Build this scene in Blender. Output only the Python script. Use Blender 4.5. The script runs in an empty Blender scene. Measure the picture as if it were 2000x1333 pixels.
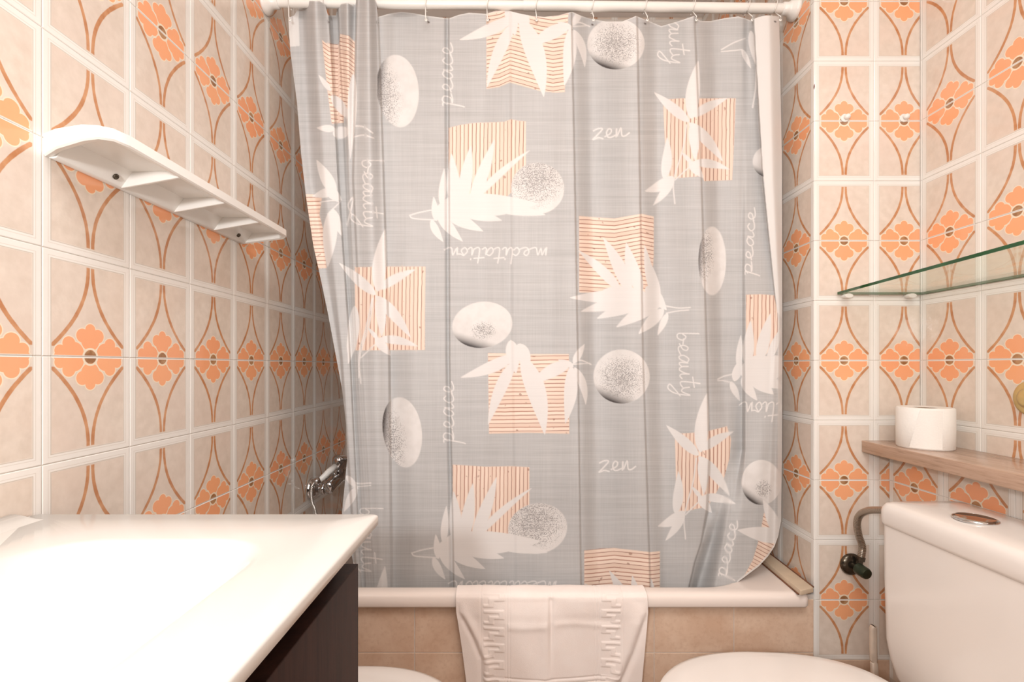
import bpy, bmesh, math, random
import numpy as np
from mathutils import Vector, Matrix

C = bpy.context.scene.collection
SC = bpy.context.scene
F = 933.0            # focal length in pixels of a 2000 px wide frame
H = 1.04             # eye height of the camera
random.seed(7)

# ------------------------------------------------------------------ camera, light, exposure
cam_d = bpy.data.cameras.new('camera')
cam = bpy.data.objects.new('camera', cam_d); C.objects.link(cam)
cam.location = (0, 0, H); cam.rotation_euler = (math.pi/2, 0, 0)
cam_d.sensor_width = 36; cam_d.lens = 36*F/2000; cam_d.shift_y = 48.5/2000
cam_d.clip_start = 0.02
SC.camera = cam
w = bpy.data.worlds.new('world'); SC.world = w; w.use_nodes = True
w.node_tree.nodes['Background'].inputs[0].default_value = (1, .95, .9, 1)
w.node_tree.nodes['Background'].inputs[1].default_value = 0.3
SC.view_settings.view_transform = 'Standard'; SC.view_settings.look = 'None'
SC.view_settings.gamma = 1; SC.view_settings.use_curve_mapping = False
SC.view_settings.exposure = 0.06

def lamp(name, kind, loc, energy, color, size=.1, rot=(0, 0, 0), size_y=None):
    d = bpy.data.lights.new(name, kind); d.energy = energy; d.color = color
    if kind == 'AREA':
        d.size = size
        if size_y: d.shape = 'RECTANGLE'; d.size_y = size_y
    else: d.shadow_soft_size = size
    o = bpy.data.objects.new(name, d); C.objects.link(o); o.location = loc; o.rotation_euler = rot
    return o
lamp('ceiling_light', 'AREA', (0.10, -.25, 2.38), 20, (.965, .985, 1), .8)
fl_ = lamp('mirror_lamp', 'SPOT', (-.34, -.46, H+.22), 43, (.97, .985, 1), .05, (math.radians(90+19), 0, math.radians(-12)))
fl_.data.spot_size = math.radians(164); fl_.data.spot_blend = 1.0
lamp('rear_fill', 'AREA', (0.1, -.80, 1.60), 6, (.965, .985, 1), 1.0, (math.radians(90), 0, 0), 1.2)  # unseen fill added in front of the rear wall; there is no doorway

# ------------------------------------------------------------------ node helpers
def lin(r, g, b):
    f = lambda c: ((c/255+.055)/1.055)**2.4 if c/255 > .04045 else c/255/12.92
    return (f(r), f(g), f(b), 1)

class M:
    def __init__(s, name):
        s.m = bpy.data.materials.new(name); s.m.use_nodes = True
        s.t = s.m.node_tree; s.n = s.t.nodes; s.l = s.t.links
        s.b = s.n['Principled BSDF']
    def set(s, **k):
        for a, v in k.items():
            nm = a.replace('_', ' ')
            for i in s.b.inputs:
                if i.name.lower() == nm.lower():
                    if isinstance(v, (E,)): s.l.new(v.s, i)
                    elif hasattr(v, 'is_output'): s.l.new(v, i)
                    else: i.default_value = v
        return s
    def node(s, t, **k):
        n = s.n.new(t)
        for a, v in k.items(): setattr(n, a, v)
        return n
    def inp(s, sock, v):
        if isinstance(v, E): s.l.new(v.s, sock)
        elif hasattr(v, 'is_output'): s.l.new(v, sock)
        else: sock.default_value = v
    def math(s, op, *a, clamp=False):
        n = s.node('ShaderNodeMath', operation=op, use_clamp=clamp)
        for i, v in enumerate(a): s.inp(n.inputs[i], v)
        return E(s, n.outputs[0])
    def xyz(s, vec):
        n = s.node('ShaderNodeSeparateXYZ'); s.inp(n.inputs[0], vec)
        return [E(s, o) for o in n.outputs]
    def comb(s, x, y, z=0.0):
        n = s.node('ShaderNodeCombineXYZ')
        for i, v in enumerate((x, y, z)): s.inp(n.inputs[i], v)
        return n.outputs[0]
    def uv(s): return s.node('ShaderNodeUVMap').outputs[0]
    def obj(s): return s.node('ShaderNodeTexCoord').outputs['Object']
    def gen(s): return s.node('ShaderNodeTexCoord').outputs['Generated']
    def pos(s): return s.node('ShaderNodeNewGeometry').outputs['Position']
    def rand(s): return E(s, s.node('ShaderNodeObjectInfo').outputs['Random'])
    def noise(s, vec, scale=5., detail=2., rough=.5, dims='3D'):
        n = s.node('ShaderNodeTexNoise', noise_dimensions=dims)
        s.inp(n.inputs['Vector'], vec); s.inp(n.inputs['Scale'], scale)
        n.inputs['Detail'].default_value = detail; n.inputs['Roughness'].default_value = rough
        return E(s, n.outputs[0])
    def mix(s, f, a, b):
        n = s.node('ShaderNodeMix', data_type='RGBA')
        s.inp(n.inputs[0], f)
        s.inp(n.inputs[6], a); s.inp(n.inputs[7], b)
        return n.outputs[2]
    def step(s, e, a, b):          # 0 at a, 1 at b
        n = s.node('ShaderNodeMapRange', interpolation_type='LINEAR', clamp=True)
        s.inp(n.inputs[0], e); n.inputs[1].default_value = a; n.inputs[2].default_value = b
        return E(s, n.outputs[0])
    def bump(s, h, strength=.2, dist=.001):
        n = s.node('ShaderNodeBump'); s.inp(n.inputs['Height'], h)
        n.inputs['Strength'].default_value = strength; n.inputs['Distance'].default_value = dist
        s.l.new(n.outputs[0], s.b.inputs['Normal']); return s

class E:
    def __init__(s, m, sock): s.m, s.s = m, sock
    def __add__(s, o): return s.m.math('ADD', s, o)
    __radd__ = __add__
    def __sub__(s, o): return s.m.math('SUBTRACT', s, o)
    def __rsub__(s, o): return s.m.math('SUBTRACT', o, s)
    def __mul__(s, o): return s.m.math('MULTIPLY', s, o)
    __rmul__ = __mul__
    def __truediv__(s, o): return s.m.math('DIVIDE', s, o)
    def __pow__(s, o): return s.m.math('POWER', s, o)
    def abs(s): return s.m.math('ABSOLUTE', s)
    def sqrt(s): return s.m.math('SQRT', s)
    def min(s, o): return s.m.math('MINIMUM', s, o)
    def max(s, o): return s.m.math('MAXIMUM', s, o)
    def floor(s): return s.m.math('FLOOR', s)
    def fract(s): return s.m.math('FRACT', s)

def simple(name, rgb, rough=.4, metal=0., noise=0., scale=20., bump=0., **k):
    m = M(name); c = lin(*rgb)
    if noise:
        n = m.noise(m.obj(), scale, 3.)
        d = tuple(x*(1-noise) for x in c[:3])+(1,)
        m.set(base_color=m.mix(m.step(n, .3, .7), d, c))
    else:
        n = m.noise(m.obj(), scale, 2.)
        m.set(base_color=m.mix(n*.06, c, (0.3, .25, .2, 1)))
    m.set(roughness=rough, metallic=metal, **k)
    if bump: m.bump(m.noise(m.obj(), scale*3, 3.), bump)
    return m.m

# ------------------------------------------------------------------ materials
def tile_material():
    m = M('flower_tile_glaze')
    u, v, _ = m.xyz(m.uv())
    du = (u-.5).abs()
    nz = m.noise(m.pos(), 60., 3.); big = m.noise(m.pos(), 9., 2.)
    # frame around three sides
    side = m.math('MINIMUM', .5-du, 1.0-v)
    frame = m.step(side, .092, .086)
    groove = m.step((side-.083).abs(), .006, .002).max(m.step((side-.058).abs(), .005, .001)*.5)
    low = m.step(v, .016, .010)
    # brown curves
    t = (m.math('MAXIMUM', .9-v, 0.0))/.8
    f = (t**2.2)*.385+.026
    sl = (t**1.2)*1.06
    dist = (du-f).abs()/((sl*sl+1.0).sqrt())
    line = m.step(dist+(nz-.5)*.008, .0225, .0165)*m.step(v, .905, .895)*m.step(v, .092, .102)*m.step(du, .425, .415)
    # flower
    def circ(cx, cy, r):
        a = du-cx; b = v-cy
        return (a*a+b*b).sqrt()-r
    dn = circ(.088, .212, .070).min(circ(0., .275, .058)).min(circ(0., .165, .105))
    ds = circ(.235, .128, .068).min(circ(.325, .055, .058)).min(circ(.345, .0, .045)).min(circ(.18, .04, .105))
    r = circ(0., 0., 0.)
    fl = dn.min(ds)
    petal = m.step(fl, .002, -.002)
    outl = m.step(fl.abs(), .013, .006)
    split = m.step((dn-ds).abs(), .016, .006)*m.step(r, .10, .14)*petal
    cen = m.step(r, .072, .066); ring = m.step((r-.082).abs(), .012, .007)
    beige = m.mix(m.step(nz, .3, .72), lin(216, 201, 186), lin(228, 214, 200))
    beige = m.mix(m.step(big, .35, .7)*.5, beige, lin(222, 202, 188))
    white = lin(236, 231, 224)
    col = m.mix(line, beige, m.mix(m.step(nz, .35, .65), lin(188, 128, 86), lin(206, 152, 110)))
    rim = lin(238, 222, 198)
    col = m.mix(outl, col, rim)
    col = m.mix(petal, col, m.mix(m.rand()*.8, lin(244, 173, 126), lin(243, 166, 122)))
    col = m.mix(split, col, rim)
    col = m.mix(ring, col, rim)
    col = m.mix(cen, col, m.mix(m.step(nz, .4, .6), lin(152, 106, 68), lin(182, 138, 98)))
    col = m.mix(low, col, white)
    col = m.mix(frame, col, white)
    col = m.mix(groove*.75*m.step(side, .02, .04), col, lin(192, 176, 158))
    m.set(base_color=col, roughness=.055)
    rip = m.noise(m.pos(), 190., 2.)
    m.bump(rip*.5+m.noise(m.pos(), 45., 1.)*.9+frame*.35, .22, .0012)
    return m.m

def plain_tile_material():
    m = M('plain_tile_glaze')
    n = m.noise(m.pos(), 14., 4., .6); f = m.noise(m.pos(), 120., 2.)
    c = m.mix(m.step(n, .35, .68), lin(212, 178, 152), lin(228, 200, 176))
    c = m.mix(m.step(f, .5, .8)*.35, c, lin(190, 148, 120))
    m.set(base_color=c, roughness=.28); m.bump(f, .1, .0006)
    return m.m

MT_tile = tile_material(); MT_plain = plain_tile_material()
MT_grout = simple('grout', (226, 216, 206), .8, noise=.2, scale=60)
MT_plaster = simple('ceiling_paint', (236, 226, 218), .85, noise=.04)
MT_floor = simple('floor_tile', (176, 140, 112), .35, noise=.15)
MT_ceramic = simple('white_ceramic', (238, 229, 221), .13, noise=.02, scale=5)
MT_acrylic = simple('white_resin', (220, 215, 208), .16, noise=.01, scale=4)
MT_enamel = simple('tub_enamel', (240, 226, 216), .14, noise=.02, scale=5)
MT_shelfwhite = simple('shelf_ceramic', (240, 236, 230), .22, noise=.015)
MT_plastic = simple('white_plastic', (236, 232, 225), .3, noise=.02)
MT_oldplastic = simple('aged_plastic', (226, 208, 190), .4, noise=.12, scale=40)
MT_strip = simple('cement_strip', (214, 192, 166), .5, noise=.12, scale=30)
MT_sealant = simple('stained_sealant', (120, 74, 48), .7, noise=.4, scale=90)
MT_chrome = simple('chrome', (205, 205, 205), .08, 1.0)
MT_oldchrome = simple('tarnished_chrome', (104, 96, 84), .22, .9, noise=.4, scale=60)
MT_green = simple('tarnished_green_cap', (58, 66, 50), .3, .6, noise=.3, scale=60)
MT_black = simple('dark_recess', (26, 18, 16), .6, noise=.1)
MT_card = simple('cardboard_core', (150, 124, 100), .9, noise=.1)
MT_brass = simple('brass', (214, 188, 128), .3, .5, noise=.1)
MT_chip = simple('chipped_clay', (120, 60, 48), .9, noise=.4, scale=300)

def hose_material(name, a, b, per):
    m = M(name)
    u, v, _ = m.xyz(m.uv())
    s = (v*per).fract(); d = (s-.5).abs()
    m.set(base_color=m.mix(m.step(d, .3, .42), lin(*a), lin(*b)), metallic=.85, roughness=.28)
    m.bump(m.step(d, .45, .2), .5, .0008)
    return m.m
MT_hose = hose_material('braided_hose', (186, 174, 160), (96, 86, 76), 60)
MT_shose = hose_material('shower_hose', (225, 220, 212), (120, 112, 104), 90)

def wood(name, a, b, c, axis, scale, rough):
    m = M(name)
    x, y, z = m.xyz(m.pos())
    if axis == 'y': vec = m.comb(x*scale, y*scale*.10, z*scale*1.5)
    else: vec = m.comb(x*scale, y*scale*1.0, z*scale*.08)
    n = m.noise(vec, 1.0, 5., .62); n2 = m.noise(vec, 4.3, 3., .6)
    col = m.mix(m.step(n, .38, .62), lin(*a), lin(*b))
    col = m.mix(m.step(n2, .52, .72)*.6, col, lin(*c))
    m.set(base_color=col, roughness=rough, specular_ior_level=.5 if axis == 'y' else .15); m.bump(n2, .12, .0006)
    return m.m
MT_wood = wood('grey_oak_laminate', (196, 164, 142), (178, 146, 122), (146, 114, 92), 'y', 42, .22)
MT_wenge = wood('wenge_door', (58, 36, 30), (46, 28, 24), (32, 19, 16), 'z', 60, .5)

def paper_material():
    m = M('toilet_paper')
    n = m.noise(m.obj(), 260., 2.)
    m.set(base_color=m.mix(n*.2, lin(240, 235, 228), lin(225, 218, 208)), roughness=.9)
    m.bump(n, .35, .0012)
    return m.m
MT_paper = paper_material()

def terry_material():
    m = M('terry_cloth')
    n = m.noise(m.pos(), 900., 2.); n2 = m.noise(m.pos(), 25., 2.)
    m.set(base_color=m.mix(m.step(n2, .3, .7)*.4, lin(246, 234, 226), lin(241, 224, 214)), roughness=.95, sheen_weight=.25)
    m.bump(n, .5, .0012)
    return m.m
MT_terry = terry_material()

def glass_materials():
    m = M('shelf_glass')
    m.n.remove(m.b)
    g = m.node('ShaderNodeBsdfGlass'); g.inputs['IOR'].default_value = 1.3; g.inputs['Roughness'].default_value = .0
    nn = m.noise(m.pos(), 12., 2.)
    m.l.new(m.mix(nn*.3, (.93, .96, .92, 1), (.95, .98, .95, 1)), g.inputs['Color'])
    tr = m.node('ShaderNodeBsdfTransparent'); tr.inputs[0].default_value = (.965, .985, .965, 1)
    mx = m.node('ShaderNodeMixShader'); mx.inputs[0].default_value = .72
    m.l.new(g.outputs[0], mx.inputs[1]); m.l.new(tr.outputs[0], mx.inputs[2])
    m.l.new(mx.outputs[0], m.n['Material Output'].inputs[0])
    e = simple('glass_edge', (38, 92, 50), .1, 0., noise=.4, scale=25)
    return m.m, e
MT_glass, MT_gedge = glass_materials()

# ------------------------------------------------------------------ mesh helpers
def me_from(name, verts, faces, mat=None, smooth=False, uvs=None):
    me = bpy.data.meshes.new(name); me.from_pydata([tuple(v) for v in verts], [], faces)
    if smooth: me.polygons.foreach_set('use_smooth', [True]*len(me.polygons))
    if uvs:
        lay = me.uv_layers.new(name='UVMap')
        for lp in me.loops: lay.data[lp.index].uv = uvs[lp.vertex_index]
    for x in (mat if isinstance(mat, (list, tuple)) else [mat]):
        if x: me.materials.append(x)
    me.update()
    return me

def link(name, me, parent=None, loc=None, rot=None):
    o = bpy.data.objects.new(name, me); C.objects.link(o)
    if parent is not None: o.parent = parent
    if loc is not None: o.location = loc
    if rot is not None: o.rotation_euler = rot
    return o

def thing(name, label, cat, group=None, loc=(0, 0, 0)):
    o = bpy.data.objects.new(name, None); C.objects.link(o); o.location = loc
    o.empty_display_size = .05
    o['label'] = label; o['category'] = cat
    if group: o['group'] = group
    return o

def part(name, verts, faces, mat, parent, smooth=False, uvs=None, sub=0, bevel=0, auto=None):
    # geometry given in world coordinates; parents sit unrotated, so only their offset is removed
    off = Vector((0, 0, 0)); p = parent
    while p is not None: off += Vector(p.location); p = p.parent
    verts = [(v[0]-off.x, v[1]-off.y, v[2]-off.z) for v in verts]
    me = me_from(name, verts, faces, mat, smooth, uvs)
    bm = bmesh.new(); bm.from_mesh(me); bmesh.ops.recalc_face_normals(bm, faces=bm.faces)
    if bevel:
        es = [e for e in bm.edges if len(e.link_faces) == 2 and e.calc_face_angle(0) > .6]
        bmesh.ops.bevel(bm, geom=es, offset=bevel, segments=3, profile=.5, affect='EDGES', clamp_overlap=True)
        for f in bm.faces: f.smooth = True
    bm.to_mesh(me); bm.free()
    o = link(name, me, parent)
    if bevel:
        try: me.set_sharp_from_angle(angle=.7)
        except Exception: pass
    if auto:
        me.set_sharp_from_angle(angle=auto)
    if sub:
        s = o.modifiers.new('s', 'SUBSURF'); s.levels = sub; s.render_levels = sub
    return o

def boxvf(x0, x1, y0, y1, z0, z1):
    v = [(x, y, z) for z in (z0, z1) for y in (y0, y1) for x in (x0, x1)]
    f = [(0, 2, 3, 1), (4, 5, 7, 6), (0, 1, 5, 4), (2, 6, 7, 3), (0, 4, 6, 2), (1, 3, 7, 5)]
    return v, f
def box(name, x0, x1, y0, y1, z0, z1, mat, parent, bevel=0):
    v, f = boxvf(x0, x1, y0, y1, z0, z1)
    return part(name, v, f, mat, parent, bevel=bevel)

def rrect(x0, x1, y0, y1, r, z, n=8):
    pts = []
    if not isinstance(r, (list, tuple)): r = (r, r, r, r)
    for (cx, cy, a0, q) in ((x1-r[0], y1-r[0], 0, r[0]), (x0+r[1], y1-r[1], 90, r[1]), (x0+r[2], y0+r[2], 180, r[2]), (x1-r[3], y0+r[3], 270, r[3])):
        for i in range(n+1):
            a = math.radians(a0+90*i/n)
            pts.append((cx+q*math.cos(a), cy+q*math.sin(a), z))
    return pts

def loft(loops, cap0=True, cap1=True, closed=True):
    n = len(loops[0]); v = [p for l in loops for p in l]; f = []
    for k in range(len(loops)-1):
        for i in range(n if closed else n-1):
            j = (i+1) % n
            f.append((k*n+i, k*n+j, (k+1)*n+j, (k+1)*n+i))
    if cap0: f.append(tuple(range(n-1, -1, -1)))
    if cap1: f.append(tuple((len(loops)-1)*n+i for i in range(n)))
    return v, f

def lathe(prof, org, axis, n=32, cap=True):
    ax = Vector(axis).normalized(); up = Vector((0, 0, 1)) if abs(ax.z) < .9 else Vector((1, 0, 0))
    a = ax.cross(up).normalized(); b = ax.cross(a).normalized(); org = Vector(org)
    loops = []
    for (r, h) in prof:
        loops.append([org+ax*h+(a*math.cos(2*math.pi*i/n)+b*math.sin(2*math.pi*i/n))*max(r, 1e-5) for i in range(n)])
    return loft(loops, cap, cap)

def catmull(pts, k=8):
    P = [Vector(p) for p in pts]; P = [P[0]*2-P[1]]+P+[P[-1]*2-P[-2]]; out = []
    for i in range(1, len(P)-2):
        for j in range(k):
            t = j/k
            out.append(.5*((2*P[i])+(P[i+1]-P[i-1])*t+(2*P[i-1]-5*P[i]+4*P[i+1]-P[i+2])*t*t+(3*P[i]-P[i-1]-3*P[i+1]+P[i+2])*t**3))
    out.append(P[-2]); return out

def tube(pts, r, n=12, cap=True):
    P = [Vector(p) for p in pts]; loops = []; uvs = []; L = 0
    ref = Vector((.13, .31, .94)); rs = r if isinstance(r, (list, tuple)) else [r]*len(P)
    for i, p in enumerate(P):
        t = (P[min(i+1, len(P)-1)]-P[max(i-1, 0)]).normalized()
        a = t.cross(ref).normalized(); b = t.cross(a)
        if i: L += (p-P[i-1]).length
        loops.append([p+(a*math.cos(2*math.pi*j/n)+b*math.sin(2*math.pi*j/n))*rs[i] for j in range(n)])
        uvs += [(j/n, L*4) for j in range(n)]
    v, f = loft(loops, cap, cap)
    return v, f, uvs

def Z(r): return H+r
def px(x, y, Y): return ((x-1000)/F*Y, Y, H-(y-715)/F*Y)

# ------------------------------------------------------------------ room shell
XL, XA, XR, XG = -.643, .756, 1.022, .944       # left wall, alcove right wall, right wall, boxed ledge face
YP, YB, YF = 1.196, 1.896, -.92                 # pier face, back wall, wall behind the camera
ZC = 2.425; G = .0013; TS = .15; HO = .0135

def slab(name, x0, x1, y0, y1, z0, z1, mat):
    v, f = boxvf(x0, x1, y0, y1, z0, z1)
    o = part(name, v, f, mat, None); o['kind'] = 'structure'; return o

wl = slab('wall_left', XL-.12, XL-G, YF-.12, YB+.12, 0, ZC, MT_grout)
wb = slab('wall_back', XL-G, XA+G, YB+G, YB+.12, 0, ZC, MT_grout)
wa = slab('wall_alcove', XA+G, XA+.10, YP+G+.10, YB+.12, 0, ZC, MT_grout)
wp = slab('wall_pier', XA+G, XR+.12, YP+G, YP+G+.10, 0, ZC, MT_grout)
wr = slab('wall_right', XR+G, XR+.12, YF-.12, YP+G, 0, ZC, MT_grout)
wg = slab('wall_ledge', XG+G, XR+G, YF, YP+G, 0, Z(-.2165), MT_grout)
wf = slab('wall_front', XL-G, XR+G, YF-.12, YF, 0, ZC, MT_plaster)
fl = slab('floor', XL-.12, XR+.12, YF-.12, YB+.12, -.1, 0, MT_floor)
ce = slab('ceiling', XL-.12, XR+.12, YF-.12, YB+.12, ZC, ZC+.1, MT_plaster)

_cache = {}
def tile_mesh(w0, w1, h0, h1, flip, plain, size):
    key = (round(w0, 4), round(w1, 4), round(h0, 4), round(h1, 4), flip, plain, size)
    if key in _cache: return _cache[key]
    g = .0009 if plain else .0004; b = .0011
    a0, a1, c0, c1 = w0*size+g, w1*size-g, h0*size+g, h1*size-g
    ring = lambda d, y: [(a0+d, y, c0+d), (a1-d, y, c0+d), (a1-d, y, c1-d), (a0+d, y, c1-d)]
    v = ring(0, 0)+ring(0, -G*.5)+ring(b, -G)
    f = []
    for k in (0, 4):
        for i in range(4): j = (i+1) % 4; f.append((k+i, k+j, k+4+j, k+4+i))
    f.append((8, 9, 10, 11))
    uvs = [(p[0]/size, (1-p[2]/size) if flip else p[2]/size) for p in v]
    me = me_from('tile', v, f, MT_plain if plain else MT_tile, False, uvs)
    _cache[key] = me; return me

def tile_wall(parent, side, a0, a1, z0, z1, joint, mirror=False, plain=False, size=TS, zj=None, lim=None):
    """side: L,R,F ; a = coordinate along the wall, joint = one joint position, zj = one horizontal joint"""
    zj = HO+H if zj is None else zj
    k0 = math.floor((z0-zj)/size+1e-4); k1 = math.ceil((z1-zj)/size-1e-4)
    i0 = math.floor((a0-joint)/size+1e-4); i1 = math.ceil((a1-joint)/size-1e-4)
    for i in range(i0, i1):
        for k in range(k0, k1):
            lo, hi = joint+i*size, joint+(i+1)*size
            zl = zj+k*size
            c0, c1 = max(0, (a0-lo)/size), min(1, (a1-lo)/size)
            h0, h1 = max(0, (z0-zl)/size), min(1, (z1-zl)/size)
            if c1-c0 < .02 or h1-h0 < .02: continue
            if side == 'R': me = tile_mesh(1-c1, 1-c0, h0, h1, k % 2 != 0, plain, size)
            else: me = tile_mesh(c0, c1, h0, h1, k % 2 != 0, plain, size)
            o = bpy.data.objects.new('tile', me); C.objects.link(o); o.parent = parent
            if side == 'F': o.location = (lo, lim, zl)
            elif side == 'L': o.location = (lim, lo, zl); o.rotation_euler = (0, 0, math.pi/2)
            else: o.location = (lim, hi, zl); o.rotation_euler = (0, 0, -math.pi/2)
zsplit = H+HO-5*TS
tile_wall(wl, 'L', -.246, YB, zsplit, ZC, .6536, lim=XL-G)
tile_wall(wl, 'L', .5, YP, 0, zsplit, .6536, plain=True, size=.2, zj=zsplit, lim=XL-G)
tile_wall(wb, 'F', XL, XA, Z(-.5865), ZC, XL, lim=YB+G)
tile_wall(wa, 'R', YP, YB, zsplit, ZC, YP, lim=XA+G)
tile_wall(wp, 'F', XA+G, XR, zsplit, ZC, XA+.0005, lim=YP+G)
tile_wall(wp, 'F', XA+G, XR, 0, zsplit, XA+.0005, plain=True, size=.2, zj=zsplit, lim=YP+G)
tile_wall(wr, 'R', -.15, YP, Z(-.2165), ZC, YP-1.05-.005, lim=XR+G)
tile_wall(wg, 'R', -.15, YP, Z(-.78), Z(-.2165), YP-1.05, lim=XG+G)
chv, chf = lathe([(0, 0), (.0016, .0006), (.0012, .0012), (0, .0014)], (XA+.0005, YP+.0004, Z(.699)), (0, -1, 0), 7)
part('chip', [(x, y, Z(.699)+(z-Z(.699))*4+(x-XA)*1.5) for x, y, z in chv], chf, MT_chip, wp)

# bath apron wall of plain tiles
ap = slab('wall_apron', XL, XA, YP+G, YP+.007, 0, Z(-.575), MT_grout)
tile_wall(ap, 'F', XL, XA, 0, Z(-.585), XA-1.4, plain=True, size=.2, zj=Z(-.719), lim=YP+G)

# ------------------------------------------------------------------ bathtub
tub = thing('bathtub', 'white enamelled bathtub with rounded rim set behind beige tiled apron', 'bathtub')
L = []
X0, X1, Y0, Y1 = XL+.002, .7335, 1.172, YB-.003
def ro(d, z, r=.016): return rrect(X0+d, X1-d, Y0+d, Y1-d, r, Z(z), 10)
def ri(x0, x1, y0, y1, r, z): return rrect(x0, x1, y0, y1, r, Z(z), 10)
L = [ro(.010, -.595), ro(.002, -.5945), ro(0, -.591), ro(0, -.574), ro(.0025, -.566), ro(.008, -.5615), ro(.016, -.560),
     ri(-.560, .650, 1.205, 1.84, .16, -.560), ri(-.555, .644, 1.211, 1.835, .16, -.562), ri(-.548, .636, 1.218, 1.828, .16, -.570),
     ri(-.540, .620, 1.226, 1.82, .16, -.60), ri(-.50, .55, 1.26, 1.79, .15, -.86), ri(-.46, .50, 1.30, 1.75, .13, -.93), ri(-.40, .44, 1.36, 1.70, .1, -.945)]
v, f = loft(L, False, True)
part('tub_shell', v, f, MT_enamel, tub, smooth=True, auto=1.2)
# strip along the alcove wall
q = [(.700, 1.158), (.741, 1.174), (.754, 1.60), (.716, 1.60)]
v, f = loft([[(x, y, Z(-.558)) for x, y in q], [(x, y, Z(-.545)) for x, y in q]])
o = part('trim_1', v, f, MT_strip, None, bevel=.002); o['kind'] = 'structure'
for a, b, zz in (((.744, 1.18), (.7545, 1.60), -.5465), ((.7000, 1.168), (.715, 1.60), -.5585)):
    v, f, u = tube([(a[0], a[1], Z(zz)), ((a[0]+b[0])/2+.0005, (a[1]+b[1])/2, Z(zz-.0002)), (b[0], b[1], Z(zz))], .0022, 8)
    part('sealant_bead', v, f, MT_sealant, o, smooth=True)

# ------------------------------------------------------------------ curtain rod
rod = thing('curtain_rod', 'white metal shower curtain rod spanning the alcove between two round flanges', 'curtain rod')
A = Vector((XL, 1.240, Z(.944))); B = Vector((XA, 1.272, Z(.951)))
d = (B-A).normalized(); J = A+d*(.643+.03)
v, f, u = tube([A+d*.004, J], .0112, 24); part('tube', v, f, MT_plastic, rod, smooth=True, auto=1.0)
v, f, u = tube([J, B-d*.004], .0124, 24); part('sleeve', v, f, MT_plastic, rod, smooth=True, auto=1.0)
for P, s in ((A, 1), (B, -1)):
    v, f = lathe([(.0, .0), (.029, 0), (.030, .004), (.027, .011), (.019, .017), (.0155, .024), (.0155, .036), (.012, .038)], P, (s, 0, 0), 36)
    part('flange', v, f, MT_plastic, rod, smooth=True)
def rodY(x): return 1.24+(x-XL)/1.399*.032
def rodZ(x): return Z(.944)+(x-XL)/1.399*.007

# ------------------------------------------------------------------ shower curtain
NX, NY = 700, 860
outl_y = [20, 35, 100, 200, 300, 380, 480, 525, 610, 690, 760, 830, 900, 960, 1003, 1130, 1230]
outl_x = [562, 563, 567, 580, 588, 597, 612, 622, 640, 655, 668, 676, 678, 672, 668, 697, 705]
top = [(560, 36), (575, 30), (586, 12), (592, 4), (600, 2), (625, 2), (636, 8), (641, 30), (657, 30), (661, 9), (680, 6), (692, 12), (697, -22), (718, -26), (736, 4), (739, 33), (760, 27), (785, 23), (810, 26), (836, 31), (877, 36), (897, 29), (917, 25),
       (950, 27), (970, 21), (991, 20), (1019, 27), (1040, 31), (1065, 33), (1092, 30), (1119, 23), (1137, 31), (1160, 38), (1185, 42), (1217, 42), (1244, 31), (1266, 40),
       (1293, 51), (1325, 42), (1358, 31), (1369, 41), (1390, 41), (1420, 35), (1444, 32), (1458, 36), (1468, 40), (1482, 34), (1498, 30), (1515, 31), (1528, 33)]
bot = [(560, 1222), (1300, 1222), (1415, 1215), (1432, 1150), (1442, 1137), (1462, 1122), (1482, 1107), (1500, 1087), (1512, 1068), (1519, 1048), (1522, 1028), (1526, 1010)]
s = np.linspace(0, 1, NX)[None, :]; t = np.linspace(0, 1, NY)[:, None]
xa = 563+s*(1524-563)+0*t; xb = 700+s*(1524-700)+0*t
yt = np.interp(xa[0], *zip(*top))[None, :]; yb = np.interp(xb[0], *zip(*bot))[None, :]
PY = yt+(yb-yt)*t
lo = np.interp(PY, outl_y, outl_x)
hi = np.interp(PY, [0, 300, 700, 900, 1230], [1521, 1527, 1528, 1527, 1523])
PX = lo+(hi-lo)*s
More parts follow.
